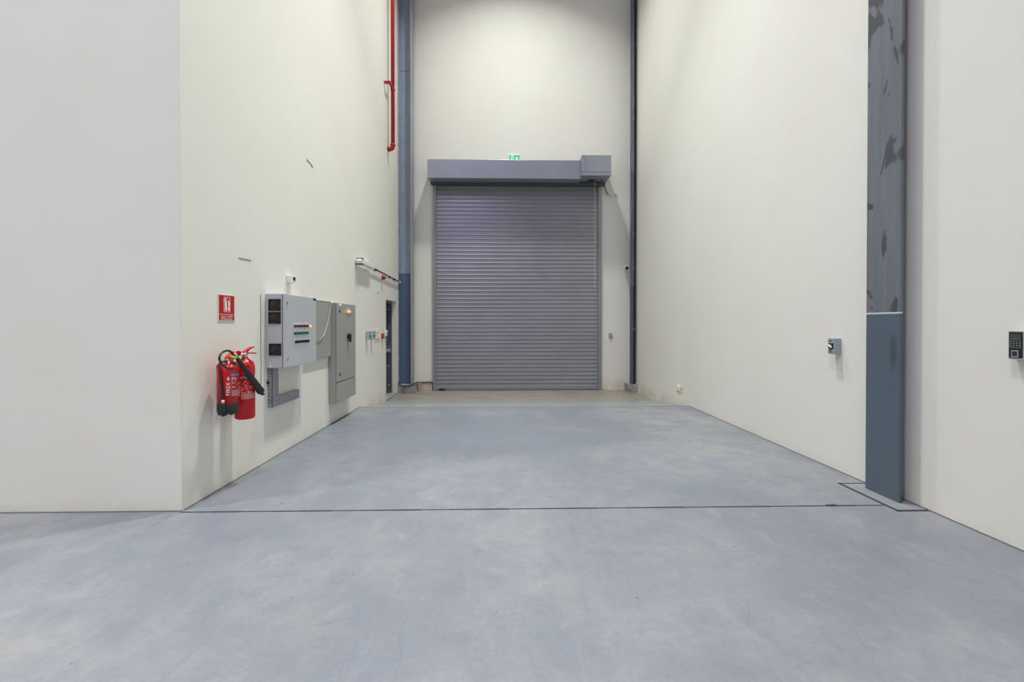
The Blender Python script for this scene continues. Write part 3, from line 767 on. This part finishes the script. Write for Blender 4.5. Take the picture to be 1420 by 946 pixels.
b = MB(); b.tube([(1.17, -.045, -.028), (1.245, -.045, -.030)], .026, 14); b.build('end_gland', M['white'], t)
t = on_left('fire_alarm', 'small red alarm beacon under the dark conduit on the left wall', 'alarm', 9.50, 2.378)
b = MB(); b.box((-.05, -.022, .0), (.05, -.001, .090), .006); b.build('base', M['white'], t)
b = MB(); b.tube([(0, -.02, .045), (0, -.055, .045), (0, -.085, .045), (0, -.098, .045)], [.048, .048, .036, .012], 20); b.build('dome', M['pipe_red'], t)

# isolators, switches, call point, exit button
def isolator(fn, label, y, z):
    t = fn('isolator_switch', label, 'isolator', y, z)
    b = MB(); b.box((-.041, -.055, 0), (.041, -.001, .156), .005).box((-.041, -.076, .0), (.041, -.055, .048), .004).box((-.041, -.076, .106), (.041, -.055, .156), .004).box((-.041,-.072,.046),(-.033,-.055,.108)).box((.033,-.072,.046),(.041,-.055,.108)); b.build('case', M['isol'], t)
    b = MB(); b.cyl((-.004, -.054, .077), (-.004, -.082, .077), .026, 20); k = b.build('knob', M['black'], t)
    b = MB(); b.prism([(-.030,.086),(-.010,.080),(.024,.062),(.028,.070),(.0,.090),(-.026,.097)], lambda p:(p[0], -.080, p[1]), lambda p:(p[0], -.100, p[1])); b.build('lever', M['ivory'], k)
    b = MB()
    for z in (.014, .146): b.cyl((0, -.075, z), (0, -.078, z), .006, 10)
    for k in range(5): b.box((-.026+k*.010, -.0772, .122), (-.019+k*.010, -.0755, .133))
    for k in range(3): b.box((-.018+k*.011, -.0772, .028), (-.010+k*.011, -.0755, .038))
    b.build('marking', M['dark_steel'], t); return t
isolator(on_left, 'grey isolator switch by the doorway, the one closer to the tall panel', 8.43, 1.17)
isolator(on_left, 'grey isolator switch by the doorway, the one next to the white switches', 8.72, 1.17)
isolator(on_right, 'grey isolator switch with ivory lever alone on the right wall', 4.424, 1.158)
def wswitch(label, y, z):
    t = on_left('wall_switch', label, 'switch', y, z, 'white switches beside the doorway')
    b = MB(); b.box((-.052, -.024, 0), (.052, -.001, .086), .004); b.build('plate', M['white'], t)
    b = MB(); b.box((-.014, -.030, .022), (.014, -.023, .064), .003); b.build('rocker', M['tagwhite'], t)
wswitch('white wall switch in the upper pair, on the side towards the isolators', 9.09, 1.285)
wswitch('white wall switch in the upper pair, on the side towards the doorway', 9.24, 1.285)
wswitch('white wall switch in the lower row, next to the isolators', 9.00, 1.168)
wswitch('white wall switch in the middle of the lower row of three', 9.15, 1.168)
wswitch('white wall switch in the lower row, next to the red call point', 9.30, 1.168)
t = on_left('fire_call_point', 'small red fire call point beside the white switches at the doorway', 'call point', 9.54, 1.155)
b = MB(); b.box((-.055, -.048, 0), (.055, -.001, .11), .006); b.build('case', M['pipe_red'], t)
b = MB(); b.box((-.03, -.052, .03), (.03, -.047, .08), .002); b.build('glass', M['white'], t)
t = on_left('exit_button', 'white exit button with blue and green face at the doorway edge', 'button', 9.80, 1.21)
b = MB(); b.box((-.045, -.045, 0), (.045, -.001, .12), .005); b.build('case', M['white'], t)
b = MB(); b.box((-.036, -.050, .01), (.036, -.044, .075), .003); b.build('face', M['blue'], t)
b = MB(); b.cyl((0, -.044, .092), (0, -.054, .092), .018, 14); b.build('push_cap', M['exit_green'], t)

# red fire pipe
t = on_left('fire_pipe', 'vertical red fire water pipe dropping down the left wall to an elbow', 'pipe', 10.05, 5.30)
ztop = ZT-5.30-.01
b = MB(); b.tube([(0, -.115, .06), (0, -.115, ztop)], .041, 20); b.build('riser', M['pipe_red'], t)
b = MB(); b.tube(spline([(0, -.115, .07), (0, -.113, .03), (0, -.095, .004), (0, -.06, -.010), (0, -.001, -.012)], 6), .046, 18); b.tube([(0,-.115,.055),(0,-.115,.10)], .055, 20); b.tube([(0,-.045,-.012),(0,-.02,-.012)], .056, 18); b.build('elbow', M['pipe_red'], t)
b = MB(); b.box((-.30, -.13, 1.275), (-.25, -.001, 1.32)); b.box((-.30, -.135, 1.29), (.05, -.085, 1.31)); b.tube([(0,-.115,1.27),(0,-.115,1.31)], .050, 20); b.build('bracket', M['pipe_red'], t)

# ------------------------------------------------------------------ right wall
t = on_right('fingerprint_reader', 'black and silver fingerprint access reader on the right wall at the frame edge', 'access reader', 2.820, 1.222)
b = MB(); b.prism([(-.044,0),(.044,0),(.044,.186),(-.044,.186)], lambda p:(p[0]*1.0, -.001, p[1]), lambda p:(p[0]*.96, -.056, .004+p[1]*.97)); b.build('case', M['silver'], t)
b = MB(); b.box((-.0405, -.0590, .014), (.0375, -.0545, .180), .003); fa = b.build('front_panel', M['black'], t)
b = MB(); b.box((-.031, -.0602, .130), (.029, -.0585, .168)); b.build('display', M['lcd'], fa)
b = MB(); b.box((-.029, -.0606, .132), (.027, -.0600, .1345)); b.build('display_line', M['lcd_green'], fa)
for r in range(4):
    for c in range(4):
        b = MB(); b.box((-.034+c*.0175, -.0602, .080+r*.0122), (-.024+c*.0175, -.0585, .0845+r*.0122)); b.build('key', M['key'], fa)
b = MB(); b.box((-.024, -.0612, .018), (.016, -.0585, .062), .002); s_ = b.build('sensor_frame', M['silver'], fa)
b = MB(); b.box((-.019, -.0622, .025), (.011, -.0608, .057)); b.build('sensor_glass', M['glass_pad'], fa)
t = on_right('power_socket', 'low white socket on the right wall near the far corner', 'socket', 8.44, .212)
b = MB(); b.box((-.085, -.022, 0), (.085, -.001, .092), .005); b.build('plate', M['white'], t)
b = MB()
for x in (-.045, .03): b.box((x-.012, -.026, .03), (x+.018, -.021, .066), .002)
b.build('rocker', M['tagwhite'], t)
t = on_right('hanging_tag', 'small yellow tag beside the low white socket on the right wall', 'tag', 8.30, .195)
b = MB(); b.box((-.030, -.012, 0), (.030, -.001, .105), .003); b.build('plate', M['yellow'], t)
b = MB(); b.box((-.018, -.0135, .0), (.03, -.0115, .03)); b.build('print', M['tagwhite'], t)
